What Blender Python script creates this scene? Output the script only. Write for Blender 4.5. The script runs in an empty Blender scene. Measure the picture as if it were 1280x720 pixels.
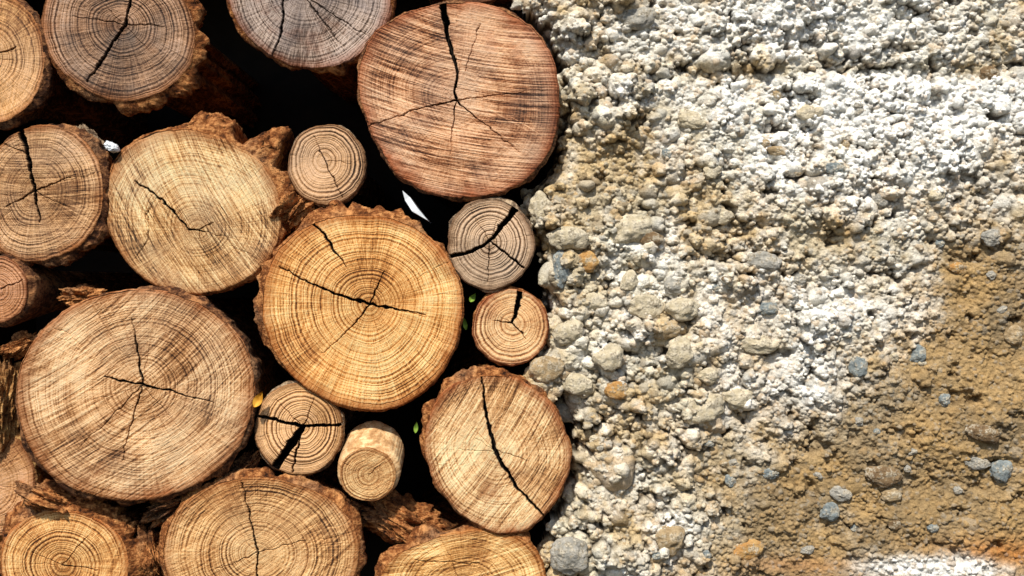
import bpy, math, random
import numpy as np
random.seed(4); rng=np.random.default_rng(7)
S=bpy.context.scene; C=S.collection
D=1.45
def lin(r,g,b):
    f=lambda c:(c/255/12.92) if c/255<=0.04045 else ((c/255+0.055)/1.055)**2.4
    return (f(r),f(g),f(b),1.0)
def P(px,py,y=0.0):
    k=(D+y)/D
    return ((px-640)/1000*k, y, (360-py)/1000*k)

# ---------------------------------------------------------------- noise
def _h(ix,iy,iz,seed):
    n=(ix*374761393+iy*668265263+iz*1274126177+seed*974711)&0xFFFFFFFF
    n=((n^(n>>13))*1103515245)&0xFFFFFFFF
    n=((n^(n>>16))*2654435761)&0xFFFFFFFF
    return ((n^(n>>15))&0xFFFFFF)/float(0xFFFFFF)
def vnoise(x,y,z,seed=0):
    x,y,z=np.broadcast_arrays(x,y,z)
    fx=np.floor(x);fy=np.floor(y);fz=np.floor(z)
    ix=fx.astype(np.int64);iy=fy.astype(np.int64);iz=fz.astype(np.int64)
    u=x-fx;v=y-fy;w=z-fz
    u=u*u*(3-2*u);v=v*v*(3-2*v);w=w*w*(3-2*w)
    r=0
    for a in (0,1):
        for b in (0,1):
            for c in (0,1):
                r=r+_h(ix+a,iy+b,iz+c,seed)*(u if a else 1-u)*(v if b else 1-v)*(w if c else 1-w)
    return r*2-1
def fbm(x,y,z,oct=4,seed=0,rough=0.5):
    s=0;a=1;t=0
    for o in range(oct):
        s=s+a*vnoise(x*2**o+o*17.3,y*2**o+o*5.1,z*2**o-o*9.7,seed+o);t+=a;a*=rough
    return s/t

# ---------------------------------------------------------------- mesh
def make_mesh(name,V,F,mat,attrs=None,col=None,smooth=True,parent=None,loc=None):
    m=bpy.data.meshes.new(name)
    n=len(V);k=len(F)
    m.vertices.add(n);m.vertices.foreach_set('co',np.ascontiguousarray(V,dtype=np.float32).ravel())
    m.loops.add(k*4);m.loops.foreach_set('vertex_index',np.ascontiguousarray(F,dtype=np.int32).ravel())
    m.polygons.add(k);m.polygons.foreach_set('loop_start',np.arange(0,k*4,4,dtype=np.int32))
    m.update(calc_edges=True)
    m.polygons.foreach_set('use_smooth',np.full(k,smooth,dtype=bool))
    for a,vals in (attrs or {}).items():
        at=m.attributes.new(a,'FLOAT','POINT');at.data.foreach_set('value',np.ascontiguousarray(vals,dtype=np.float32).ravel())
    if col is not None:
        at=m.attributes.new('Col','FLOAT_COLOR','POINT')
        cc=np.ones((n,4),dtype=np.float32);cc[:,:3]=col
        at.data.foreach_set('color',cc.ravel())
    m.materials.append(mat)
    o=bpy.data.objects.new(name,m);C.objects.link(o)
    if parent: o.parent=parent
    if loc: o.location=loc
    return o
def quads(ni,nj,wrap=False):
    J=nj if wrap else nj-1
    i=np.arange(ni-1)[:,None];j=np.arange(J)[None,:];j2=(j+1)%nj
    a=i*nj+j;b=(i+1)*nj+j;c=(i+1)*nj+j2;d=i*nj+j2
    return np.stack([a,b,c,d],-1).reshape(-1,4)
def empty(name,label,cat,loc=(0,0,0),group=None):
    o=bpy.data.objects.new(name,None);C.objects.link(o);o.location=loc;o.empty_display_size=0.02
    o['label']=label;o['category']=cat
    if group:o['group']=group
    return o

# ---------------------------------------------------------------- node helper
class NT:
    def __init__(s,name):
        s.m=bpy.data.materials.new(name);s.m.use_nodes=True;s.t=s.m.node_tree
        s.b=s.t.nodes['Principled BSDF']
    def n(s,ty,**k):
        nd=s.t.nodes.new(ty)
        for a,v in k.items():setattr(nd,a,v)
        return nd
    def put(s,sock,v):
        if isinstance(v,bpy.types.NodeSocket):s.t.links.new(v,sock)
        else:sock.default_value=v
    def math(s,op,a,b=0.0,c=None,clamp=False):
        nd=s.n('ShaderNodeMath',operation=op,use_clamp=clamp);s.put(nd.inputs[0],a);s.put(nd.inputs[1],b)
        if c is not None:s.put(nd.inputs[2],c)
        return nd.outputs[0]
    def vm(s,op,a,b=None,out=0):
        nd=s.n('ShaderNodeVectorMath',operation=op);s.put(nd.inputs[0],a)
        if b is not None:
            if op=='SCALE':s.put(nd.inputs[3],b)
            else:s.put(nd.inputs[1],b)
        return nd.outputs['Value'] if out=='v' else nd.outputs[0]
    def noise(s,vec=None,scale=5,detail=3,rough=0.5,dim='3D',w=None,dist=0):
        nd=s.n('ShaderNodeTexNoise',noise_dimensions=dim)
        nd.inputs['Scale'].default_value=scale;nd.inputs['Detail'].default_value=detail;nd.inputs['Roughness'].default_value=rough
        nd.inputs['Distortion'].default_value=dist
        if vec is not None and dim!='1D':s.put(nd.inputs['Vector'],vec)
        if w is not None:s.put(nd.inputs['W'],w)
        return nd.outputs['Fac']
    def ramp(s,f,st):
        nd=s.n('ShaderNodeValToRGB');e=nd.color_ramp.elements
        while len(e)<len(st):e.new(0.5)
        for i,(p,c) in enumerate(st):
            e[i].position=p;e[i].color=c if len(c)==4 else (*c,1)
        s.put(nd.inputs[0],f);return nd.outputs[0]
    def mr(s,f,a,b,c=0.0,d=1.0):
        nd=s.n('ShaderNodeMapRange');nd.clamp=True
        for i,v in enumerate((f,a,b,c,d)):s.put(nd.inputs[i],v)
        return nd.outputs[0]
    def mix(s,f,a,b,ty='MIX'):
        nd=s.n('ShaderNodeMix',data_type='RGBA',blend_type=ty);s.put(nd.inputs[0],f);s.put(nd.inputs[6],a);s.put(nd.inputs[7],b);return nd.outputs[2]
    def attr(s,name,color=False):
        nd=s.n('ShaderNodeAttribute',attribute_name=name);return nd.outputs['Color'] if color else nd.outputs['Fac']
    def obj(s):return s.n('ShaderNodeTexCoord').outputs['Object']
    def comb(s,x,y,z):
        nd=s.n('ShaderNodeCombineXYZ')
        for i,v in enumerate((x,y,z)):s.put(nd.inputs[i],v)
        return nd.outputs[0]
    def bump(s,h,st=0.5,dist=0.002):
        nd=s.n('ShaderNodeBump');nd.inputs['Strength'].default_value=st;nd.inputs['Distance'].default_value=dist;s.put(nd.inputs['Height'],h)
        s.put(s.b.inputs['Normal'],nd.outputs[0])
    def fin(s,col,rough=0.85):
        s.put(s.b.inputs['Base Color'],col);s.put(s.b.inputs['Roughness'],rough);s.b.inputs['Specular IOR Level'].default_value=0.2
        return s.m

def face_mat(name,light,mid,dark,edge,ringf,sawang,wring,wray,wsaw,grey,gcol,seed):
    small=wring>.9
    wring*=.82;wray*=1.15;wsaw*=.9
    g_=lambda c,e=1.28,m=1.0:tuple((x**e)*m for x in c[:3])+(1,)
    light=g_(light,1.2,1.03);mid=g_(mid,1.26,.98);dark=g_(dark,1.1,.6);edge=g_(edge,1.22,.95);gcol=g_(gcol,1.1,1.08)
    N=NT(name);p=N.obj();off=N.vm('ADD',p,(seed*1.37,0,seed*2.11))
    ring=N.attr('ring');ed=N.attr('edge');cr=N.attr('crack')
    wob=N.noise(off,13,4,0.55)
    rg=N.math('ADD',ring,N.math('MULTIPLY',N.math('SUBTRACT',wob,0.5),0.012))
    r1=N.noise(dim='1D',w=N.math('MULTIPLY',rg,ringf*(1.15 if small else 1.4)),scale=1,detail=1.5,rough=0.6)
    r1=N.mr(r1,0.34,0.58)
    vis=N.mr(N.noise(N.vm('ADD',off,(3.3,0,1.7)),9,2),0.38,0.58,0.45 if small else .30,1.0)
    r1=N.math('ADD',N.math('MULTIPLY',r1,vis),N.math('MULTIPLY',N.math('SUBTRACT',1.0,vis),0.62))
    r2=N.noise(dim='1D',w=N.math('MULTIPLY',rg,ringf*0.22),scale=1,detail=1)
    r2=N.mr(r2,0.3,0.7)
    dr=N.vm('NORMALIZE',N.vm('MULTIPLY',p,(1,0,1)))
    ray=N.noise(N.vm('ADD',N.vm('SCALE',dr,38.0),N.vm('SCALE',off,10.0)),1.0,5,0.72)
    ray=N.mr(ray,0.37,0.63)
    def arcs(ang,Rr,k1,k2,sd):
        ca,sa=math.cos(ang),math.sin(ang)
        cen=(-sa*Rr,0,ca*Rr)
        q=N.vm('SUBTRACT',N.vm('MULTIPLY',p,(1,0,1)),cen)
        ln=N.vm('LENGTH',q,out='v')
        al=N.vm('DOT_PRODUCT',p,(ca,0,sa),out='v')
        return N.comb(N.math('MULTIPLY',ln,k1),N.math('MULTIPLY',al,k2),float(sd))
    saw=N.mr(N.noise(arcs(sawang,.6,420.0,8.0,seed),1.0,4,0.68),0.36,0.64)
    sc=N.noise(arcs(sawang+.06,.9,240.0,3.2,seed+30),1.0,3,0.7)
    scr=N.mr(sc,0.38,0.44)
    sc2=N.mr(N.noise(arcs(sawang-.22,-.9,260.0,3.6,seed+60),1.0,3,0.7),0.59,0.66)
    fine=N.noise(off,430,3,0.75);fine=N.mr(fine,0.3,0.7)
    tot=wring+wray+wsaw+0.22+0.12
    f=N.math('MULTIPLY',r1,wring/tot)
    f=N.math('ADD',f,N.math('MULTIPLY',ray,wray/tot))
    f=N.math('ADD',f,N.math('MULTIPLY',saw,wsaw/tot))
    f=N.math('ADD',f,N.math('MULTIPLY',fine,0.22/tot))
    f=N.math('ADD',f,N.math('MULTIPLY',r2,0.12/tot))
    k=min(1,wsaw*2)
    f=N.math('SUBTRACT',f,N.math('MULTIPLY',N.math('SUBTRACT',1.0,scr),0.16*k))
    f=N.math('ADD',f,N.math('MULTIPLY',sc2,0.15*k))
    big=N.noise(N.vm('ADD',off,(9.1,0,4.2)),9,4,0.6)
    f=N.math('ADD',f,N.mr(big,0.35,0.65,-0.15,0.18))
    f=N.math('ADD',N.math('MULTIPLY',N.math('SUBTRACT',f,0.5),1.38),0.5)
    cream=tuple(min(.94,c*1.15+.10) for c in light[:3])+(1,)
    col=N.ramp(f,[(0.14,dark),(0.42,mid),(0.66,light),(0.92,cream)])
    pn=N.noise(off,11,5,0.6)
    gm=N.math('MULTIPLY',N.mr(pn,0.42,0.62),grey)
    gc=N.mix(f,tuple(c*0.14 for c in gcol[:3])+(1,),tuple(min(.9,c*1.45) for c in gcol[:3])+(1,))
    col=N.mix(gm,col,gc)
    pn2=N.noise(off,19,5,0.65)
    col=N.mix(N.math('MULTIPLY',N.mr(pn2,0.54,0.70),0.5),col,N.mix(f,dark,edge))
    em=N.math('ADD',ed,N.math('MULTIPLY',N.math('SUBTRACT',pn2,0.5),0.2))
    col=N.mix(N.mr(em,0.85,0.99,0,0.8),col,N.mix(f,tuple(c*0.2 for c in edge[:3])+(1,),edge))
    col=N.mix(N.mr(cr,0.2,0.8),col,(0.012,0.007,0.004,1))
    N.bump(f,0.8,0.0016)
    return N.fin(col,0.75)

def bark_mat(name,a,b,c,seed=0,bs=1.0):
    N=NT(name);p=N.vm('ADD',N.obj(),(seed*3.1,seed,0))
    st=N.vm('MULTIPLY',p,(1,0.45,1))
    n1=N.noise(st,42,6,0.7,dist=0.8);n2=N.noise(st,190,5,0.75);n3=N.noise(p,16,4)
    lay=N.noise(N.vm('MULTIPLY',p,(1,2.0,3.2)),90,4,0.7,dist=.5)
    f=N.math('ADD',N.math('MULTIPLY',n1,0.45),N.math('MULTIPLY',n2,0.3))
    f=N.math('ADD',f,N.math('MULTIPLY',lay,0.25))
    col=N.ramp(f,[(0.40,a),(0.49,b),(0.57,c),(0.66,tuple(min(.85,x*1.35) for x in c[:3]))])
    col=N.mix(N.mr(n3,0.52,0.66,0,0.5),col,N.mix(N.mr(n2,.4,.6),a,lin(176,138,102)))
    N.bump(f,bs,0.011)
    return N.fin(col,0.95)

# ---------------------------------------------------------------- logs
def outline(pts,cx,cy,nseg,seed,jag=0.8):
    a=[];r=[]
    for x,y in pts:
        a.append(math.atan2(-(y-cy),x-cx)%(2*math.pi));r.append(math.hypot(x-cx,y-cy))
    o=np.argsort(a);a=np.array(a)[o];r=np.array(r)[o]
    th=np.linspace(0,2*math.pi,nseg,endpoint=False)
    R=np.interp(th,a,r,period=2*math.pi)
    w=max(3,int(nseg*0.02))
    ker=np.hanning(w*2+1);ker/=ker.sum()
    R=np.convolve(np.concatenate([R[-w:],R,R[:w]]),ker,'valid')
    R=R+fbm(np.cos(th)*R/14,np.sin(th)*R/14,seed*3.3,5,seed,.6)*jag*3.0
    return th,R
def circ(cx,cy,rx,ry,n=14,w=0.03,seed=0):
    rr=random.Random(seed)
    return [(cx+rx*math.cos(t)*(1+rr.uniform(-w,w)),cy+ry*math.sin(t)*(1+rr.uniform(-w,w))) for t in [2*math.pi*k/n for k in range(n)]]

def make_log(label,pts,pith,fmat,bmat,cracks=(),thick=((0,4),),y0=0.0,slope=(0,0),seed=0,auto=5,rough=4.0,tilt=(0,0),length=0.5,dome=0.0,taper=.16,tstart=12,ragged=1.0,blunt=None):
    cx,cy=pith;k=(D+y0)/D
    Rm=np.mean([math.hypot(x-cx,y-cy) for x,y in pts])
    nseg=int(max(360,2*math.pi*Rm/1.0));nr=int(max(60,Rm/0.9))
    th,R=outline(pts,cx,cy,nseg,seed)
    root=empty('log',label,'log',P(cx,cy,y0),'cut logs stacked in the woodpile')
    s=np.linspace(0,1,nr)**0.95
    X=s[:,None]*R[None,:]*np.cos(th)[None,:];Z=s[:,None]*R[None,:]*np.sin(th)[None,:]
    rnd=random.Random(seed*7+1)
    allc=[]
    for poly in cracks: allc.append([(x-cx,cy-y,w*.85) for x,y,w in poly])
    for q in range(auto+2):
        t=rnd.uniform(0,2*math.pi);j=int(t/(2*math.pi)*nseg)%nseg
        if rnd.random()<0.5: r0,r1=0.05*R[j],rnd.uniform(.3,.75)*R[j]
        else: r0,r1=rnd.uniform(.4,.8)*R[j],R[j]*1.0
        m=(r0+r1)/2;tt=t+rnd.uniform(-.05,.05);wd=rnd.uniform(0.0,0.2)
        allc.append([(r0*math.cos(t),r0*math.sin(t),wd if r0<9 else .0),(m*math.cos(tt),m*math.sin(tt),wd),(r1*math.cos(t),r1*math.sin(t),wd if r0>9 else .0)])
    jx=fbm(X/11,Z/11,1.5,4,seed+50,.6)*4.2;jz=fbm(X/11,Z/11,8.5,4,seed+90,.6)*4.2
    Xj=X+jx;Zj=Z+jz
    crack=np.zeros_like(X);depth=np.zeros_like(X)
    for poly in allc:
        for (x0,z0,w0),(x1,z1,w1) in zip(poly[:-1],poly[1:]):
            dx,dz=x1-x0,z1-z0;L2=dx*dx+dz*dz+1e-9
            t=np.clip(((Xj-x0)*dx+(Zj-z0)*dz)/L2,0,1)
            d=np.hypot(Xj-x0-t*dx,Zj-z0-t*dz);w=w0+(w1-w0)*t
            c=np.clip((w+0.75-d)/1.2,0,1)*np.clip(0.3+w*0.6,0,1)
            crack=np.maximum(crack,c)
            depth=np.maximum(depth,np.clip((w+0.4-d)/(w*0.5+0.8),0,1)*np.minimum(2+w*8,34))
    edge=np.broadcast_to(s[:,None],X.shape)
    Y=depth*0.9+fbm(X/30,Z/30,3.0,3,seed+20)*2.2-dome*(1-edge**2)
    Y=Y+np.clip((edge-0.965)/0.035,0,1)**2*3.0
    Y=Y+X*tilt[0]+Z*tilt[1]
    Y=Y+fbm(X/3.0,Z/3.0,0,2,seed+33)*0.35
    V=np.stack([X,Y,Z],-1).reshape(-1,3)/1000*k
    ring=(edge*R.mean()*0.55+np.hypot(X,Z)*0.45)/1000
    make_mesh('cut_face',V,quads(nr,nseg,True),fmat,{'ring':ring,'edge':edge,'crack':crack},parent=root)
    # bark
    nb=int(max(260,2*math.pi*Rm/1.3));thb=np.linspace(0,2*math.pi,nb,endpoint=False)
    Rb=np.interp(thb,th,R,period=2*math.pi)
    ta=np.array([math.radians(a)%(2*math.pi) for a,_ in thick]);tv=np.array([v for _,v in thick],float)
    o=np.argsort(ta);T=np.interp(thb,ta[o],tv[o],period=2*math.pi)
    if ragged:T=T*np.clip(.85+1.5*ragged*fbm(np.cos(thb)*Rb/24,np.sin(thb)*Rb/24,seed*1.7,3,seed+70,.5),.10,1.6)
    ys=np.concatenate([[-0.5,1.5,3],np.linspace(4.5,110,72),np.linspace(140,length*1000,8)])
    Yb=np.broadcast_to(ys[:,None],(len(ys),nb)).copy()
    ct,sn=np.cos(thb)[None,:],np.sin(thb)[None,:]
    grow=np.clip((Yb-1)/np.maximum(T[None,:]*0.9,3),0,1)**0.6
    base=Rb[None,:]-1.8+T[None,:]*grow
    am=np.clip((Yb-1.5)/8,0,1)
    nx_,nz_=ct*base,sn*base
    nn=fbm(nx_/14,nz_/14,Yb/36,5,seed+5,0.58)
    n2=fbm(nx_/5,nz_/5,Yb/12,3,seed+15,0.55)
    rg=1-np.abs(nn)*2
    stepn=np.floor((nn+1)*6)/6-1
    rad=base+am*(rough*0.6*rg+rough*1.0*stepn+n2*rough*0.4)*(0.4+np.minimum(T[None,:],25)/17)
    rad=rad-np.clip(Yb-tstart,0,120)*taper
    if blunt:
        q=np.clip((Yb-blunt[0])/blunt[1],0,1);rad=rad*np.sqrt(np.clip(1-q*q,0.0004,1));Yb=np.minimum(Yb,blunt[0]+blunt[1]+.001*Yb)
    Yd=Yb+(n2*3+stepn*7)*np.clip((Yb-1.5)/6,0,1)*np.clip(T[None,:]/10,0,1.4)*min(1,rough/2)
    Yd=np.maximum(Yd,-1.5)
    gx=ct*rad+slope[0]*Yb;gz=sn*rad+slope[1]*Yb
    Yd=Yd+np.clip(1-Yb/60,0,1)*(ct*base*tilt[0]+sn*base*tilt[1])
    V=np.stack([gx,Yd+0.6,gz],-1).reshape(-1,3)/1000*k
    make_mesh('bark',V,quads(len(ys),nb,True),bmat,parent=root)
    return root

BK=[bark_mat('bark_brown',lin(24,13,8),lin(92,56,34),lin(176,122,78),1),
    bark_mat('bark_red',lin(36,16,8),lin(134,78,38),lin(212,148,90),2),
    bark_mat('bark_grey',lin(34,24,18),lin(112,90,70),lin(196,170,138),3),
    bark_mat('bark_golden',lin(58,32,12),lin(155,105,58),lin(214,168,108),4)]

def FM(n,light,mid,dark,edge,ringf=330,saw=0,w=(.4,.25,.35),grey=0.3,g=(150,130,112),seed=1):
    return face_mat(n,lin(*light),lin(*mid),lin(*dark),lin(*edge),ringf,math.radians(saw),w[0],w[1],w[2],grey,lin(*g),seed)

make_log('large reddish-brown log end beside the concrete wall, a dark split running down from its top',
 [(447,100),(452,68),(468,40),(500,18),(540,6),(590,2),(630,12),(668,35),(690,70),(698,115),(697,160),(685,195),(655,228),(615,245),(570,248),(530,240),(500,222),(478,192),(458,150)],
 (570,125),FM('wood_reddish',(232,184,144),(178,124,86),(80,44,28),(194,112,62),300,-12,(.22,.12,.66),.5,(172,148,130),1),BK[0],
 [[(552,-2,5),(560,45,3.2),(571,90,2),(569,125,1.4)],[(569,125,1.3),(530,134,.6),(458,158,.5)],[(569,125,1.3),(598,150,.6),(650,190,.4)],[(569,125,.7),(610,120,.4),(685,112,.2)],[(569,125,.8),(565,165,.5),(563,200,.1)],[(600,30,.5),(580,90,.3)]],
 ((0,3),(90,4),(180,3),(270,3)),y0=-0.012,seed=1,auto=3,rough=2.0)
make_log('large golden-yellow log end in the middle of the pile with a long diagonal crack',
 [(326,385),(330,350),(342,318),(370,290),(408,272),(455,268),(500,275),(537,296),(562,325),(577,360),(578,402),(566,442),(543,478),(512,503),(478,515),(440,512),(398,495),(360,466),(336,430)],
 (462,380),FM('wood_golden',(244,194,130),(212,150,84),(130,78,38),(196,114,50),270,70,(.6,.35,.2),.10,(190,156,118),2),BK[1],
 [[(348,332,.8),(390,356,1.2),(430,371,1.8),(462,380,2),(500,388,1.2),(530,393,.6)],[(393,280,1.4),(412,304,1.7),(433,332,.7)],[(462,380,1.2),(474,352,.9),(480,338,.4)],[(462,380,1.2),(445,402,.9),(424,424,.5),(400,442,.2)],[(520,440,.3),(545,460,.3)]],
 ((0,2),(35,3),(55,16),(80,23),(110,18),(140,4),(168,13),(190,16),(205,3),(270,2)),y0=-0.012,seed=2,auto=4,rough=3.4)
make_log('large yellow-brown log end, grey-stained, with crumbling bark on its upper right',
 [(128,260),(135,220),(150,190),(180,168),(220,160),(265,168),(305,185),(335,210),(350,245),(352,285),(340,320),(315,345),(280,362),(240,368),(200,360),(165,335),(140,300)],
 (248,288),FM('wood_straw',(240,202,150),(202,154,102),(100,68,42),(192,122,60),300,-58,(.3,.18,.52),.4,(178,158,134),3),BK[1],
 [[(168,226,.8),(195,242,1.4),(216,264,1.5),(236,286,1.2),(256,290,.8)],[(248,288,.8),(266,276,.4)],[(170,322,.2),(186,298,.5),(184,268,.5),(196,246,.4)],[(222,190,.3),(228,214,.3)],[(248,288,.4),(262,330,.1)]],
 ((0,10),(20,24),(45,38),(70,34),(95,16),(115,3),(180,2),(270,2),(330,5)),y0=0.004,seed=3,auto=2,rough=5)
make_log('widest brown log end in the lower left with a cross-shaped crack at its heart',
 [(20,490),(28,450),(55,410),(95,380),(140,365),(190,363),(235,372),(275,395),(305,430),(319,470),(315,515),(300,560),(265,595),(220,618),(170,627),(115,620),(65,598),(35,560),(22,525)],
 (178,482),FM('wood_brown',(236,194,148),(186,138,92),(88,54,32),(184,112,56),280,38,(.38,.16,.46),.35,(172,148,122),4),BK[0],
 [[(166,398,.6),(172,440,1.3),(178,482,1.6)],[(133,471,.8),(178,482,1.8),(216,490,1.2),(268,503,.5)],[(178,482,1),(165,524,.8),(152,575,.4)],[(178,482,.6),(130,530,.4),(80,575,.2)],[(178,482,.5),(235,545,.2)]],
 ((0,3),(45,5),(90,5),(150,4),(200,6),(240,8),(270,6),(310,7)),y0=-0.02,seed=4,auto=4,rough=3.0)
make_log('brown log end at the top left, slanting crack, thick bark on its lower right',
 [(50,30),(60,-10),(100,-30),(160,-35),(210,-20),(238,10),(245,45),(240,80),(215,108),(180,125),(145,128),(105,112),(72,85),(55,55)],
 (155,30),FM('wood_umber',(190,152,120),(126,94,72),(48,32,24),(176,114,58),300,10,(.6,.25,.2),.75,(108,97,90),5),BK[1],
 [[(168,-20,1.2),(156,32,2.4),(126,76,2),(108,102,1)],[(155,30,.8),(205,32,.4)],[(155,30,.6),(90,20,.3)]],
 ((0,14),(-30,20),(-60,18),(-85,14),(-110,8),(180,4),(90,4)),y0=-0.004,seed=5,auto=6,rough=4.2,taper=.34)
make_log('grey weathered log end at the top edge beside the large reddish one',
 [(283,-5),(300,35),(330,65),(375,85),(420,83),(455,65),(480,40),(490,5),(480,-40),(440,-75),(380,-85),(320,-70),(290,-40)],
 (378,-8),FM('wood_grey',(194,172,156),(132,112,98),(52,40,34),(170,98,48),300,75,(.45,.35,.25),.7,(136,126,124),6),BK[1],
 [[(357,-20,1),(352,38,1.4),(340,76,.8)],[(378,-8,.8),(422,50,.5),(430,60,.3)],[(378,-8,.8),(450,40,.5),(470,52,.3)]],
 ((0,4),(-40,6),(-90,8),(-140,6),(90,5)),y0=0.0,seed=6,auto=5,rough=3,taper=.3)
make_log('orange-brown log end cut off by the top left corner',
 [(55,60),(50,110),(30,140),(0,155),(-40,140),(-80,90),(-80,40),(-50,0),(0,-8),(40,15)],
 (-20,70),FM('wood_orange',(222,174,120),(172,124,80),(86,54,32),(184,112,54),260,80,(.6,.25,.2),.3,(156,138,120),7),BK[0],[[(-20,70,1.4),(20,60,.8)]],((0,5),(-60,6)),y0=-0.008,seed=7,rough=3,taper=.3)
make_log('brown log end at the left edge with a wide upright crack and star of splits',
 [(-20,240),(-10,195),(20,165),(55,155),(95,165),(122,195),(130,225),(127,265),(110,300),(75,322),(35,328),(0,315),(-15,280)],
 (42,238),FM('wood_tan',(222,180,134),(166,124,86),(68,42,28),(186,118,58),300,0,(.5,.22,.3),.45,(142,124,110),8),BK[0],
 [[(27,164,4),(36,200,3.2),(42,238,2.4),(50,278,.8)],[(42,238,1.4),(88,222,.5)],[(42,238,1.2),(8,258,.6)],[(42,238,.6),(90,262,.2)],[(30,190,.8),(5,180,.3)]],
 ((0,7),(30,12),(55,12),(80,3),(-45,12),(-90,12),(-120,5),(180,4)),y0=-0.004,seed=8,rough=3.2,taper=.25)
make_log('small round log end in the gap below the top logs, ringed like a target',
 circ(409,206,49,51,14,.02,3),(405,200),FM('wood_small_round',(210,170,128),(154,116,84),(66,42,28),(148,102,62),330,45,(1.4,.2,.1),.3,(150,134,118),9),BK[2],
 [[(392,170,.3),(405,200,.8),(428,246,.6)],[(405,200,.2),(440,205,.1)]],((0,2),(90,3),(270,2)),y0=0.008,seed=9,rough=1.2,auto=1,taper=.25)
make_log('small grey-brown log end against the wall split into thirds by wide cracks',
 [(560,300),(568,270),(590,252),(620,248),(648,260),(665,285),(670,310),(660,335),(640,355),(610,364),(580,352),(565,330)],
 (612,302),FM('wood_split_grey',(206,174,140),(148,114,86),(64,46,34),(130,92,60),330,20,(1.4,.2,.1),.45,(148,134,118),10),BK[2],
 [[(558,322,2.6),(590,313,2.8),(612,302,2.4)],[(612,302,2.2),(630,280,3.4),(646,258,5)],[(612,302,1.1),(655,335,1.3)],[(612,302,.7),(610,352,.5)],[(612,302,.5),(590,265,.2)]],
 ((0,3),(90,4),(180,3),(270,3)),y0=-0.010,seed=10,rough=1.6,auto=3)
make_log('small orange-brown log end by the wall with a notch-like crack in its top',
 circ(638,409,48,48,12,.02,5),(641,404),FM('wood_small_orange',(234,190,140),(192,138,92),(104,60,36),(174,88,40),320,30,(1.0,.25,.2),.10,(180,150,125),11),BK[1],
 [[(652,358,4.5),(647,384,3),(641,404,1.6)],[(641,404,1),(618,402,.4)],[(641,404,1.1),(658,424,.5)]],((0,3),(90,4),(180,3),(270,4)),y0=-0.006,seed=11,rough=1.6,auto=2)
make_log('small ringed log end with a gaping three-way crack, beneath the golden log',
 circ(373,537,56,59,14,.025,8),(378,534),FM('wood_small_ringed',(220,174,120),(166,118,74),(74,46,28),(140,92,52),330,10,(1.3,.16,.12),.2,(156,136,112),12),BK[2],
 [[(316,518,1.4),(350,526,2.4),(378,534,3),(430,530,1.6)],[(378,534,4.5),(362,558,6.5),(342,588,5.5)],[(378,534,.8),(392,498,.3)],[(378,534,.5),(345,500,.3)],[(378,534,1.5),(365,590,1)]],((0,3),(90,4),(180,3)),y0=-0.006,seed=12,rough=1.6,auto=3)
make_log('small pale stub with smooth rounded shoulders poking out between the lower logs',
 circ(460,593,36,34,18,.015,9),(461,595),FM('wood_stub',(236,194,140),(192,140,90),(120,78,46),(186,124,70),330,30,(.6,.2,.35),.05,(180,155,130),13),bark_mat('bark_pale_stub',lin(150,106,66),lin(200,154,104),lin(238,202,152),6,.25),
 [[(461,594,.5),(475,582,.3)]],((0,6),(90,7),(180,6),(270,3)),y0=-0.02,slope=(0.04,0.5),seed=13,rough=0.25,auto=1,tilt=(0,-.08),length=0.4,taper=.0,ragged=0,blunt=(40,26))
make_log('tan log end at the foot of the wall with one long dark crack down it',
 [(545,500),(570,478),(610,468),(650,475),(685,500),(705,535),(714,570),(705,610),(685,640),(655,665),(620,668),(585,650),(555,620),(535,580),(532,540)],
 (620,565),FM('wood_pale_tan',(248,212,164),(212,164,114),(118,78,46),(190,106,44),300,55,(.34,.16,.5),.15,(190,168,140),14),BK[1],
 [[(601,470,1.2),(608,515,2.2),(618,562,2.8),(645,608,2.2),(684,650,.9)],[(618,562,.5),(660,575,.2)]],
 ((0,3),(45,4),(90,6),(120,13),(150,11),(180,5),(230,3),(-45,3)),y0=-0.02,seed=14,auto=3,rough=2.4,slope=(-.05,.05))
make_log('broad orange-brown log end rising from the bottom edge under the two small stubs',
 [(202,690),(215,645),(245,615),(285,600),(330,597),(375,605),(415,625),(440,650),(450,680),(445,720),(420,760),(330,780),(230,760)],
 (322,692),FM('wood_amber',(234,190,136),(188,138,88),(92,58,32),(184,112,52),280,35,(.55,.2,.3),.2,(172,148,120),15),BK[1],
 [[(303,604,.8),(314,655,1.1),(322,692,1.3),(322,740,.8)],[(322,692,.6),(270,712,.3)],[(322,692,.6),(380,675,.3)]],((0,10),(45,12),(80,11),(110,9),(150,8),(180,8)),y0=-0.012,seed=15,rough=3.2,auto=4)
make_log('orange log end in the bottom left corner wrapped in thick flaky bark',
 [(0,690),(15,660),(45,642),(85,638),(125,650),(155,675),(163,710),(150,750),(90,775),(20,750)],
 (78,706),FM('wood_corner_orange',(240,190,128),(200,142,84),(104,60,30),(194,112,48),270,60,(.6,.25,.25),.08,(170,150,120),16),BK[1],
 [[(78,706,.7),(110,670,.4)],[(78,706,.6),(40,690,.3)],[(78,706,.9),(120,712,.5)]],((0,24),(40,22),(80,16),(130,18),(170,14),(270,5)),y0=0.0,seed=16,rough=4.5,auto=3)
make_log('freshly sawn bright orange log end at the bottom edge with ragged bark above it',
 [(474,722),(484,703),(505,688),(535,675),(575,666),(620,663),(652,672),(674,692),(683,720),(678,760),(640,800),(570,812),(500,780)],
 (582,738),FM('wood_fresh',(246,204,144),(216,164,102),(136,84,40),(196,120,54),270,12,(.4,.18,.42),.08,(190,160,125),17),BK[1],
 [[(520,700,.5),(600,705,.5)],[(582,738,.5),(560,690,.3)]],((0,5),(50,7),(90,10),(120,14),(150,14),(185,8),(270,5)),y0=-0.016,seed=17,rough=3,auto=3)
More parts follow.
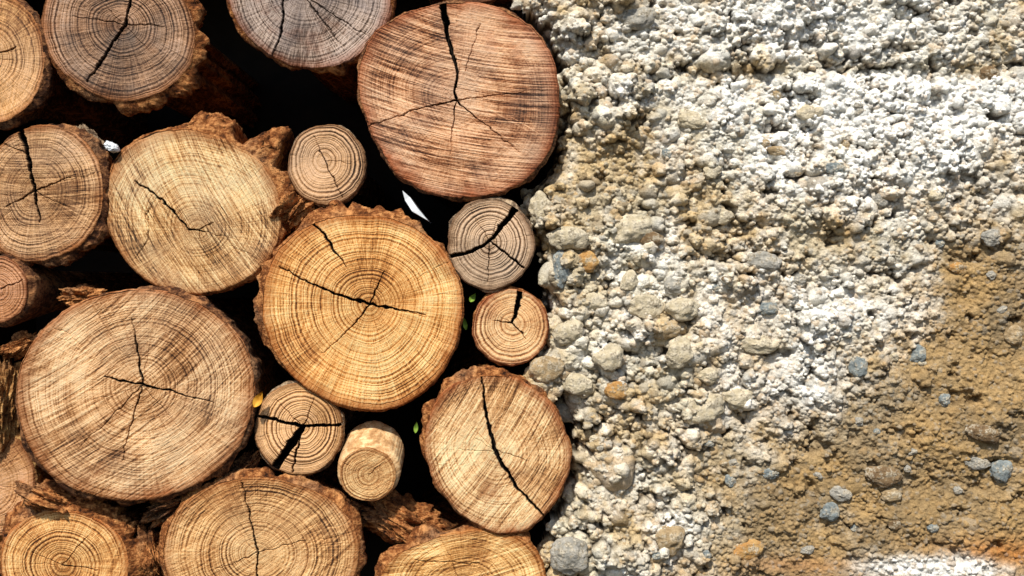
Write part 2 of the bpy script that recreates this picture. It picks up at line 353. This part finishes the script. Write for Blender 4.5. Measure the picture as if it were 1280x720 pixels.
make_log('brown log end at the left edge, partly hidden behind the widest log',
 [(-70,600),(-50,550),(-10,533),(20,545),(38,575),(43,605),(36,640),(12,668),(-30,672),(-60,650)],
 (-15,605),FM('wood_hidden',(208,160,112),(160,112,74),(76,46,28),(160,100,54),300,20,(.5,.2,.3),.2,(152,134,114),18),BK[3],
 [],((0,5),(60,8),(90,20),(120,20),(-60,6)),y0=0.02,seed=18,rough=3.5)
make_log('small reddish log end at the left edge with its smooth side showing',
 [(-30,362),(-18,330),(4,320),(24,334),(34,360),(24,392),(4,404),(-20,396)],
 (0,362),FM('wood_small_red',(204,150,106),(156,104,68),(80,46,28),(152,92,52),330,0,(.7,.2,.3),.1,(160,140,120),19),BK[0],
 [[(0,362,1),(28,350,.6)]],((0,9),(90,5),(-90,6)),y0=-0.012,slope=(.12,0),seed=19,rough=.8,auto=3,ragged=.3)
make_log('dark log at the top edge above the large reddish one, only its lower rim showing',
 circ(590,-78,86,82,14,.03,4),(590,-78),FM('wood_dark_top',(190,140,100),(140,92,62),(74,44,28),(140,84,48),300,0,(.5,.2,.3),.4,(140,120,104),20),BK[0],
 [],((0,6),(-90,8)),y0=0.02,seed=20,rough=3)

# ---------------------------------------------------------------- loose bark, leaves, pebble, added sky sliver
def chunk(name,label,cat,px,py,y,sx,sy,sz,mat,seed,rot=0,amp=.35,nu=110,nv=80,fr=1.6,rg=.62,oc=6):
    bark=name.startswith('bark')
    if bark:nu,nv=170,120
    u=np.linspace(0.0,math.pi,nv);v=np.linspace(0,2*math.pi,nu,endpoint=False)
    U,Vv=np.meshgrid(u,v,indexing='ij')
    x=np.sin(U)*np.cos(Vv);z=np.sin(U)*np.sin(Vv);yy=-np.cos(U)
    if bark:   # layered: fibres run along x, plates stacked in z
        n=fbm(x*fr*.7,yy*fr*1.4,z*fr*2.0,oc,seed,.55)
        n=n*.6+.5*(np.floor(n*8)/8)+.22*fbm(x*3,yy*9,z*16,3,seed+4,.6)
    else:
        n=fbm(x*fr,yy*fr,z*fr,oc,seed,rg)
    r=1+n*amp*1.6
    X=x*r*sx;Y=yy*r*sy;Z=z*r*sz
    c,s_=math.cos(rot),math.sin(rot);X,Z=X*c-Z*s_,X*s_+Z*c
    V=np.stack([X,Y,Z],-1).reshape(-1,3)/1000
    o=make_mesh(name,V,quads(nv,nu,True),mat,loc=P(px,py,y))
    if label:
        o['label']=label;o['category']=cat
    return o
chunk('bark_chunk','lump of crumbly brown bark perched above the widest log','bark',105,372,.03,26,22,13,BK[1],31,amp=.5)
chunk('bark_flake','thin reddish flake of bark wedged at the left edge below the small reddish log','bark',27,432,.02,23,16,12,BK[1],32,rot=.5,amp=.5)
chunk('bark_slab','pale golden slab of bark standing at the left edge beside the widest log','bark',8,502,.03,52,30,22,BK[3],33,rot=1.5,amp=.4)
chunk('bark_fragment','rough brown bark fragment packed under the widest log on its left side','bark',62,622,.025,38,30,16,BK[1],34,rot=-.4,amp=.5)
chunk('bark_chunk','rough bark lump filling the gap between widest log and the broad bottom one','bark',218,632,.03,34,30,17,BK[0],35,rot=.4,amp=.5)
chunk('bark_chunk','ragged orange-brown bark heap between the broad bottom log and the freshly sawn one','bark',502,650,.045,56,34,30,BK[1],36,rot=-.5,amp=.5)
chunk('bark_chunk','crumbling dark bark lump under the small target-ringed log','bark',368,262,.03,30,30,26,BK[1],37,rot=.9,amp=.5)
chunk('bark_flake','narrow bark flake left of the white pebble, above the cracked left-edge log','bark',113,178,.02,22,14,11,BK[2],38,rot=-.9,amp=.5)
chunk('bark_chunk','dark bark lump tucked under the pale stub at its lower left','bark',430,640,.03,28,26,16,BK[0],39,rot=-.3,amp=.5)
chunk('bark_fragment','slim bark fragment in the gap between the widest log and the small ringed one','bark',306,585,.03,26,26,13,BK[0],43,rot=.9,amp=.5)
chunk('bark_fragment','shaggy bark fragment beside the corner log, under the left edge of the broad bottom log','bark',192,690,.03,34,26,14,BK[1],44,rot=-1.2,amp=.5)
def simple(name,a,b,sc=60,bs=.4):
    N=NT(name);n=N.noise(N.obj(),sc,4,.6);N.bump(n,bs,.001);return N.fin(N.mix(N.mr(n,.35,.65),a,b),.7)
m_white=simple('pale_stone',lin(214,218,222),lin(240,242,244),110,.8)
chunk('pebble','small white pebble lodged beside the bark at the left edge log','stone',140,184,.0,9,9,6,m_white,41,rot=-.5,amp=.3)
tri=[(503,238),(506,250),(515,264),(534,275),(521,259),(512,246)]  # added solid wedge, stands in for sky showing between the logs
vv=[];y_f,y_b=-.012,.06
for y in (y_f,y_b):
    for i,(a,b) in enumerate(tri):
        q=P(a,b,y_f);vv.append((q[0],y+(.002 if i%2 else 0)*(y==y_f),q[2]))
n6=len(tri)
m=bpy.data.meshes.new('mortar_chip');m.from_pydata(vv,[],[(0,1,5),(1,4,5),(1,2,4),(2,3,4)]+[(i,i+n6,(i+1)%n6+n6,(i+1)%n6) for i in range(n6)]);m.materials.append(m_white)
o=bpy.data.objects.new('mortar_chip',m);C.objects.link(o)
o['label']='bright white pointed sliver in the dark gap under the large reddish log';o['category']='chip'
m_green=simple('leaf_green',lin(70,100,30),lin(130,160,60));m_yel=simple('leaf_yellow',lin(170,110,20),lin(220,165,60))
def leaf(label,px,py,y,L,W,rot,mat):
    t=np.linspace(0,1,16);w=np.linspace(-1,1,7)
    T,Wd=np.meshgrid(t,w,indexing='ij')
    prof=np.sin(np.pi*T**.8)*W*(1-.2*T)
    X=Wd*prof;Z=(T-.5)*L;Y=np.abs(Wd)*-W*.35+np.sin(T*3)*L*.12
    c,s_=math.cos(rot),math.sin(rot);X,Z=X*c-Z*s_,X*s_+Z*c
    o=make_mesh('leaf',np.stack([X,Y,Z],-1).reshape(-1,3)/1000,quads(16,7),mat,loc=P(px,py,y));o['label']=label;o['category']='leaf'
leaf('tiny green leaf between the two small logs by the wall',591,372,.006,13,4,-.6,m_green)
leaf('narrow green leaf in the gap left of the small orange-brown log',581,404,.006,18,3,.2,m_green)
leaf('tiny green leaf low in the gap left of the tan log',520,534,.006,15,3,-.1,m_green)
leaf('small curled yellow leaf between the widest log and the small ringed one',323,499,-.022,22,6,-.5,m_yel)

# ---------------------------------------------------------------- concrete wall
st=0.86;x0,x1,ya,yb=630,1420,-90,810
gx=np.arange(x0,x1,st);gy=np.arange(ya,yb,st);nx,ny=len(gx),len(gy)
GX,GY=np.meshgrid(gx,gy)
by=np.array([-90,0,30,60,120,200,235,262,300,340,400,450,480,520,560,620,660,700,810])
bx=np.array([640,655,680,702,710,702,672,662,678,688,692,676,700,716,728,716,692,684,690])
bnd=np.interp(gy,by,bx);bnd=bnd+fbm(gy/18,0*gy,0*gy,3,77)*6
dist=GX-bnd[:,None]
H=fbm(GX/140,GY/140,0*GX,4,3)*18+fbm(GX/50,GY/50,0*GX+4,3,9)*9
gr=np.exp(-((GY-(88+fbm(GX/80,0*GX,0*GX,2,5)*10))/14)**2)*np.clip((GX-860)/80,0,1);H-=gr*10
gr2=np.exp(-((GY-300)/14)**2)*np.clip((GX-960)/60,0,1)*np.clip((1200-GX)/60,0,1);H-=gr2*5
def edgedrop(d): return -np.where(d<34,((34-np.minimum(d,34))/34)**2*26,0)-np.where(d<0,(-d)*5,0)
H=H+edgedrop(dist)
def sig(v):return 1/(1+np.exp(-np.clip(v,-30,30)))
dgl=(GX-640)*0.62+(GY-360)*0.95
nz1=fbm(GX/80,GY/80,0*GX,6,21,.68)
sand=sig((dgl-372+nz1*190)/52)*sig((GX-865+nz1*90)/30)
H-=np.clip(fbm(GX/26,GY/20,0*GX,3,15)-.20,0,1)*44*(1-.4*sand)
tone=np.full(H.shape,.5,np.float32);gid=np.full(H.shape,.5,np.float32)
def splat(cx,cy,rx,ry,rz,ang,sink,tn,pw=.5):
    R=max(rx,ry);i0=int((cy-R-ya)/st);i1=int((cy+R-ya)/st)+2;j0=int((cx-R-x0)/st);j1=int((cx+R-x0)/st)+2
    if i0<0 or j0<0 or i1>ny or j1>nx:return
    ic=min(ny-1,int((cy-ya)/st));jc=min(nx-1,int((cx-x0)/st))
    h0=H[ic,jc]
    if h0<-60:return
    dx=GX[i0:i1,j0:j1]-cx;dy=GY[i0:i1,j0:j1]-cy
    c,s_=math.cos(ang),math.sin(ang)
    a=(dx*c+dy*s_)/rx;b=(-dx*s_+dy*c)/ry
    th=np.arctan2(b,a)
    k=1+.16*np.sin(3*th+tn*20)+.08*np.sin(5*th+tn*50)
    d2=(a*a+b*b)*k
    hh=h0-sink+rz*np.clip(1-d2,0,1)**pw
    sub=H[i0:i1,j0:j1];m=(d2<1)&(hh>sub)
    sub[m]=hh[m];t=tone[i0:i1,j0:j1];t[m]=t[m]*.4+tn*.6;gid[i0:i1,j0:j1][m]=tn
def sval(cx,cy):return sand[min(ny-1,max(0,int((cy-ya)/st))),min(nx-1,max(0,int((cx-x0)/st)))]
dens=fbm(GX/38,GY/38,0*GX+6,3,88)
def dv(cx,cy):return dens[min(ny-1,max(0,int((cy-ya)/st))),min(nx-1,max(0,int((cx-x0)/st)))]
def layer(N,rmin,rmax,pw,sandkeep,sinkf,flat=0.85,clus=0):
    for _ in range(N):
        cx=random.uniform(x0,x1);cy=random.uniform(ya,yb)
        s_=sval(cx,cy)
        if random.random()>(1-s_*(1-sandkeep)):continue
        if clus and random.random()>.5+dv(cx,cy)*clus:continue
        r=rmin+(rmax-rmin)*random.random()**pw
        left=max(0,min(1,(960-cx)/280));r*=1+.35*left*(r>4)-.12*(1-left)*(r>6)
        if s_>.5 and r>4:r*=.8
        a=random.uniform(.62,1.0)
        splat(cx,cy,r,r*a,r*flat*(1-.2*s_),random.uniform(-.8,.8),r*sinkf,random.random())
layer(9000,3,7,1.5,1,.35)
layer(24000,1.5,3.5,1.3,1,.25)
layer(1500,9,24,2.3,.25,.42,.8,clus=1.2)
layer(7500,3.5,10.5,2.0,.5,.30,.9,clus=1.2)
layer(16000,2.0,4.6,1.5,.95,.25,.95,clus=1.4)
layer(20000,1.2,2.6,1,1,.2,clus=1.5)
H=H+fbm(GX/6,GY/6,0*GX,3,41,.6)*1.2
def blur(A,r):
    k=np.hanning(2*r+3);k/=k.sum()
    A=np.apply_along_axis(lambda v:np.convolve(np.pad(v,r+1,mode='edge'),k,'valid'),0,A)
    return np.apply_along_axis(lambda v:np.convolve(np.pad(v,r+1,mode='edge'),k,'valid'),1,A)
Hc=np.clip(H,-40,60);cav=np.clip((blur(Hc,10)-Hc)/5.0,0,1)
def col(r,g,b):return np.array(lin(r,g,b)[:3])
def G(cx,cy,sx,sy):return np.exp(-((GX-cx)/sx)**2-((GY-cy)/sy)**2)
wn=fbm(GX/60,GY/60,0*GX+2,5,61,.65)
white=.10+1.25*G(1140,125,190,42)+1.0*G(1010,30,220,42)+.9*G(1110,210,180,75)+.25*G(820,90,110,80)+.9*G(980,490,80,70)+.65*G(1070,385,110,50)+2.0*G(1165,708,90,17)+.4*G(820,635,80,90)+.1*G(740,440,80,160)-.5*G(1080,84,220,10)-.35*G(760,240,120,50)-.5*G(1000,290,90,26)-.3*sand+wn*.8
white=white+fbm(GX/14,GY/14,0*GX,3,66)*.5
white=np.clip(white,0,1)
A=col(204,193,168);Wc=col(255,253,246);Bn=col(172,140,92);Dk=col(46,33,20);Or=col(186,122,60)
f=lambda w:w[...,None]
K=A*np.ones(GX.shape+(1,))
warm=np.clip(.55+fbm(GX/50,GY/50,0*GX+9,4,71)*1.5,0,1)*.75
K=K*(1-f(warm))+col(196,166,116)*f(warm)
K=K*(1-f(white))+Wc*f(white)
sb=np.clip(sand*(1.02-white*.5)+.4*np.clip(fbm(GX/40,GY/40,0*GX+31,4,91)*1.8,0,1)*np.clip((GX-860)/120,0,1)*np.clip((GY-180)/80,0,1)+.45*G(1255,360,50,110),0,1)
sb=sb*(1-np.clip(1.2*G(1165,710,100,17),0,1))
bvar=np.clip(.5+fbm(GX/45,GY/45,0*GX+3,5,93,.6)*1.5,0,1)
BN=Bn*(1-f(bvar))+col(138,117,86)*f(bvar)
K=K*(1-f(sb)*.92)+BN*f(sb)*.92
og=np.clip(G(1265,692,90,20)*.8*(1+nz1)+G(1010,708,90,12)*.4,0,1)*(1-.7*white);K=K*(1-f(og))+Or*f(og)
K=K*f((.66+.60*tone)*(1-sb)+(.72+.48*tone)*sb)
gt=((gid*37.7)%1.0);rs=1-.3*sb
bl=(gt>.86)*.45*rs;K=K*(1-f(bl))+col(150,150,145)*f(bl)
yl=(gt<.12)*.45*rs;K=K*(1-f(yl))+col(178,140,88)*f(yl)
dkk=((gt>.5)&(gt<.58))*.5*rs;K=K*(1-f(dkk))+col(104,84,60)*f(dkk)
dm=cav*.84;K=K*(1-f(dm))+Dk*f(dm)  # cavity shade painted into the pits, along with brown sand in crevices
N=NT('rough_concrete');p=N.obj();c0=N.attr('Col',True)
n1=N.noise(p,500,4,.7);n2=N.noise(p,190,4,.65)
cc=N.mix(1.0,c0,N.ramp(n1,[(.3,(.58,.54,.49)),(.5,(1,1,1)),(.7,(1.15,1.15,1.15))]),'MULTIPLY')
N.bump(N.math('ADD',N.math('MULTIPLY',n1,.5),n2),.8,.0024)
m_conc=N.fin(cc,.92)
idx=np.arange(nx*ny).reshape(ny,nx)
keep=H>-95
X=(GX-640)/1000;Z=(360-GY)/1000;Y=-np.maximum(H,-110)/1000
Q=np.stack([idx[:-1,:-1],idx[1:,:-1],idx[1:,1:],idx[:-1,1:]],-1).reshape(-1,4)
kk=(keep[:-1,:-1]&keep[1:,:-1]&keep[1:,1:]&keep[:-1,1:]).ravel();Q=Q[kk]
used=np.zeros(nx*ny,bool);used[Q.ravel()]=True;remap=np.cumsum(used)-1
wall=empty('concrete_wall','rough pebbly concrete wall face, white above and sandy brown below, beside the stacked logs','wall',(0,0,0))
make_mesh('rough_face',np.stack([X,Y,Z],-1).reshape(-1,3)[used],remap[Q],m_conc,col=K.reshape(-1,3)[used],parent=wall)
def box(name,a,b,mat,parent=None):
    v=[(x,y,z) for x in (a[0],b[0]) for y in (a[1],b[1]) for z in (a[2],b[2])]
    F=np.array([[0,1,3,2],[4,6,7,5],[0,4,5,1],[2,3,7,6],[0,2,6,4],[1,5,7,3]])
    return make_mesh(name,np.array(v),F,mat,smooth=False,parent=parent)
m_core=simple('concrete_core',lin(70,58,44),lin(120,105,85),40)
box('wall_core',(.105,.07,-.449),(.778,.56,.449),m_core,wall)
def stone_mat(name,a,b,s):
    N=NT(name);p=N.obj();n=N.noise(p,90,5,.6);n2=N.noise(p,380,4,.75);n3=N.noise(p,120,5,.7)
    c=N.mix(N.mr(n,.35,.65),lin(*a),lin(*b));c=N.mix(N.mr(n3,.49,.58,0,.8),c,N.mix(N.mr(n2,.38,.62),lin(110,92,66),lin(230,218,194)));N.bump(N.math('ADD',n2,n3),.9,.003);return N.fin(c,.85)
SM={'blue':stone_mat('stone_blue_grey',(112,120,122),(170,176,172),1),'grey':stone_mat('stone_grey',(144,140,130),(198,192,180),2),
    'tan':stone_mat('stone_tan',(160,134,98),(204,180,142),3),'orange':stone_mat('stone_orange',(184,132,74),(212,172,112),4),
    'beige':stone_mat('stone_beige',(194,178,146),(236,222,194),5),'brown':stone_mat('stone_brown',(112,88,62),(154,128,94),6)}
peb=[(701,337,12,22,'blue',.05),(731,328,17,13,'orange',.3),(709,298,25,17,'beige',0),(790,288,36,19,'beige',-.2),(760,448,20,18,'beige',0),(808,384,25,18,'beige',.1),(850,386,21,14,'beige',.1),(840,358,14,12,'grey',0),(955,327,20,11,'grey',.2),(1042,212,14,9,'blue',0),(1240,296,14,10,'grey',-.4),(1074,460,12,14,'blue',0),(1150,443,10,13,'blue',.2),(922,497,20,14,'beige',.2),(848,440,17,20,'beige',.4),(1038,641,15,12,'blue',-.4),(965,593,12,8,'blue',.1),(915,602,8,8,'blue',0),(1053,618,15,10,'grey',.3),(1250,588,16,14,'blue',0),(1220,578,19,8,'grey',.2),(1113,618,14,9,'tan',0),(935,689,21,12,'orange',-.3),(712,692,27,23,'grey',0),(835,672,22,18,'tan',0),(975,188,17,7,'tan',.1),(797,22,23,14,'grey',0),(770,487,14,12,'orange',0),(684,462,20,18,'tan',0),(676,260,16,20,'beige',0),(1270,420,12,12,'tan',0),(960,386,12,9,'blue',0),(1200,335,11,7,'orange',.3),(1182,500,8,8,'blue',0),(1225,540,22,12,'brown',.2),(712,415,20,17,'beige',0),(740,378,18,12,'beige',.3),(787,352,11,14,'beige',.2),(830,412,18,12,'tan',-.2),(880,510,26,18,'beige',-.2),(722,480,22,15,'beige',0),(705,520,18,12,'grey',.2),(950,430,24,11,'beige',.1),(1120,655,9,7,'brown',0),(1010,688,9,6,'grey',0),(1165,660,8,6,'blue',0),(886,470,12,10,'beige',0),(865,150,20,12,'beige',.2),(890,215,13,10,'beige',0),(1240,90,14,10,'brown',.1),(815,300,15,10,'brown',0),(1105,595,22,13,'brown',.1),(905,270,16,10,'beige',0),(1000,350,10,8,'grey',0),(1100,250,12,9,'grey',0),(1010,140,16,10,'beige',0),(1170,245,12,8,'beige',0)]
rr=random.Random(5)
for _ in range(42):
    x=rr.uniform(740,1275);y=rr.uniform(15,705);r=rr.uniform(3.5,7.5)
    peb.append((x,y,r,r*rr.uniform(.6,.95),rr.choice(['grey','beige','blue','tan','brown','grey']),rr.uniform(-.6,.6)))
Hs=blur(Hc,9)
for i,(px,py,rx,ry,k,a) in enumerate(peb):
    ic=int((py-ya)/st);jc=int((px-x0)/st);h=Hs[ic,jc]
    mn=min(rx,ry)
    rx*=.94;ry*=.94
    o=chunk('pebble',None,None,px,py,0,rx,mn*.58,ry,SM[k],100+i,rot=-a,amp=.32,nu=60,nv=40,fr=1.25,rg=.5,oc=5)
    o.location=((px-640)/1000,-(h+mn*.08)/1000,(360-py)/1000);o.parent=wall

# ---------------------------------------------------------------- added dark slabs out of view, keep light out of the gaps
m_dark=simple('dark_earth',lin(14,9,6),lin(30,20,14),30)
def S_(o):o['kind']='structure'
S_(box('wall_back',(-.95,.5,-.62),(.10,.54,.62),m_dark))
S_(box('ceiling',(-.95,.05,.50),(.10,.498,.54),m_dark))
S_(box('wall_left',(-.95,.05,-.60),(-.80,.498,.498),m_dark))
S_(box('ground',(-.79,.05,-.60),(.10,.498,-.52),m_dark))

# ---------------------------------------------------------------- light & camera
el,az=math.radians(50),math.radians(-18)
w=bpy.data.worlds.new('World');S.world=w;w.use_nodes=True;nt=w.node_tree
sky=nt.nodes.new('ShaderNodeTexSky');sky.sky_type='NISHITA';sky.sun_disc=False;sky.sun_elevation=el
dirv=np.array([math.sin(az)*math.cos(el),-math.cos(az)*math.cos(el),math.sin(el)])
sky.sun_rotation=math.atan2(dirv[0],dirv[1])
nt.links.new(sky.outputs[0],nt.nodes['Background'].inputs[0]);nt.nodes['Background'].inputs[1].default_value=.12
from mathutils import Vector
sl=bpy.data.lights.new('Sun','SUN');sl.energy=5;sl.angle=math.radians(3);sl.color=(1,.95,.85)
so=bpy.data.objects.new('Sun',sl);C.objects.link(so);so.rotation_euler=(-Vector(dirv)).to_track_quat('-Z','Y').to_euler()
cam=bpy.data.cameras.new('Camera');co=bpy.data.objects.new('Camera',cam);C.objects.link(co)
co.location=(0,-D,0);co.rotation_euler=(math.pi/2,0,0);cam.sensor_width=36;cam.lens=36*D/1.28;cam.clip_end=100;cam.clip_start=.01
S.camera=co
S.view_settings.view_transform='Standard';S.view_settings.look='None';S.view_settings.exposure=0
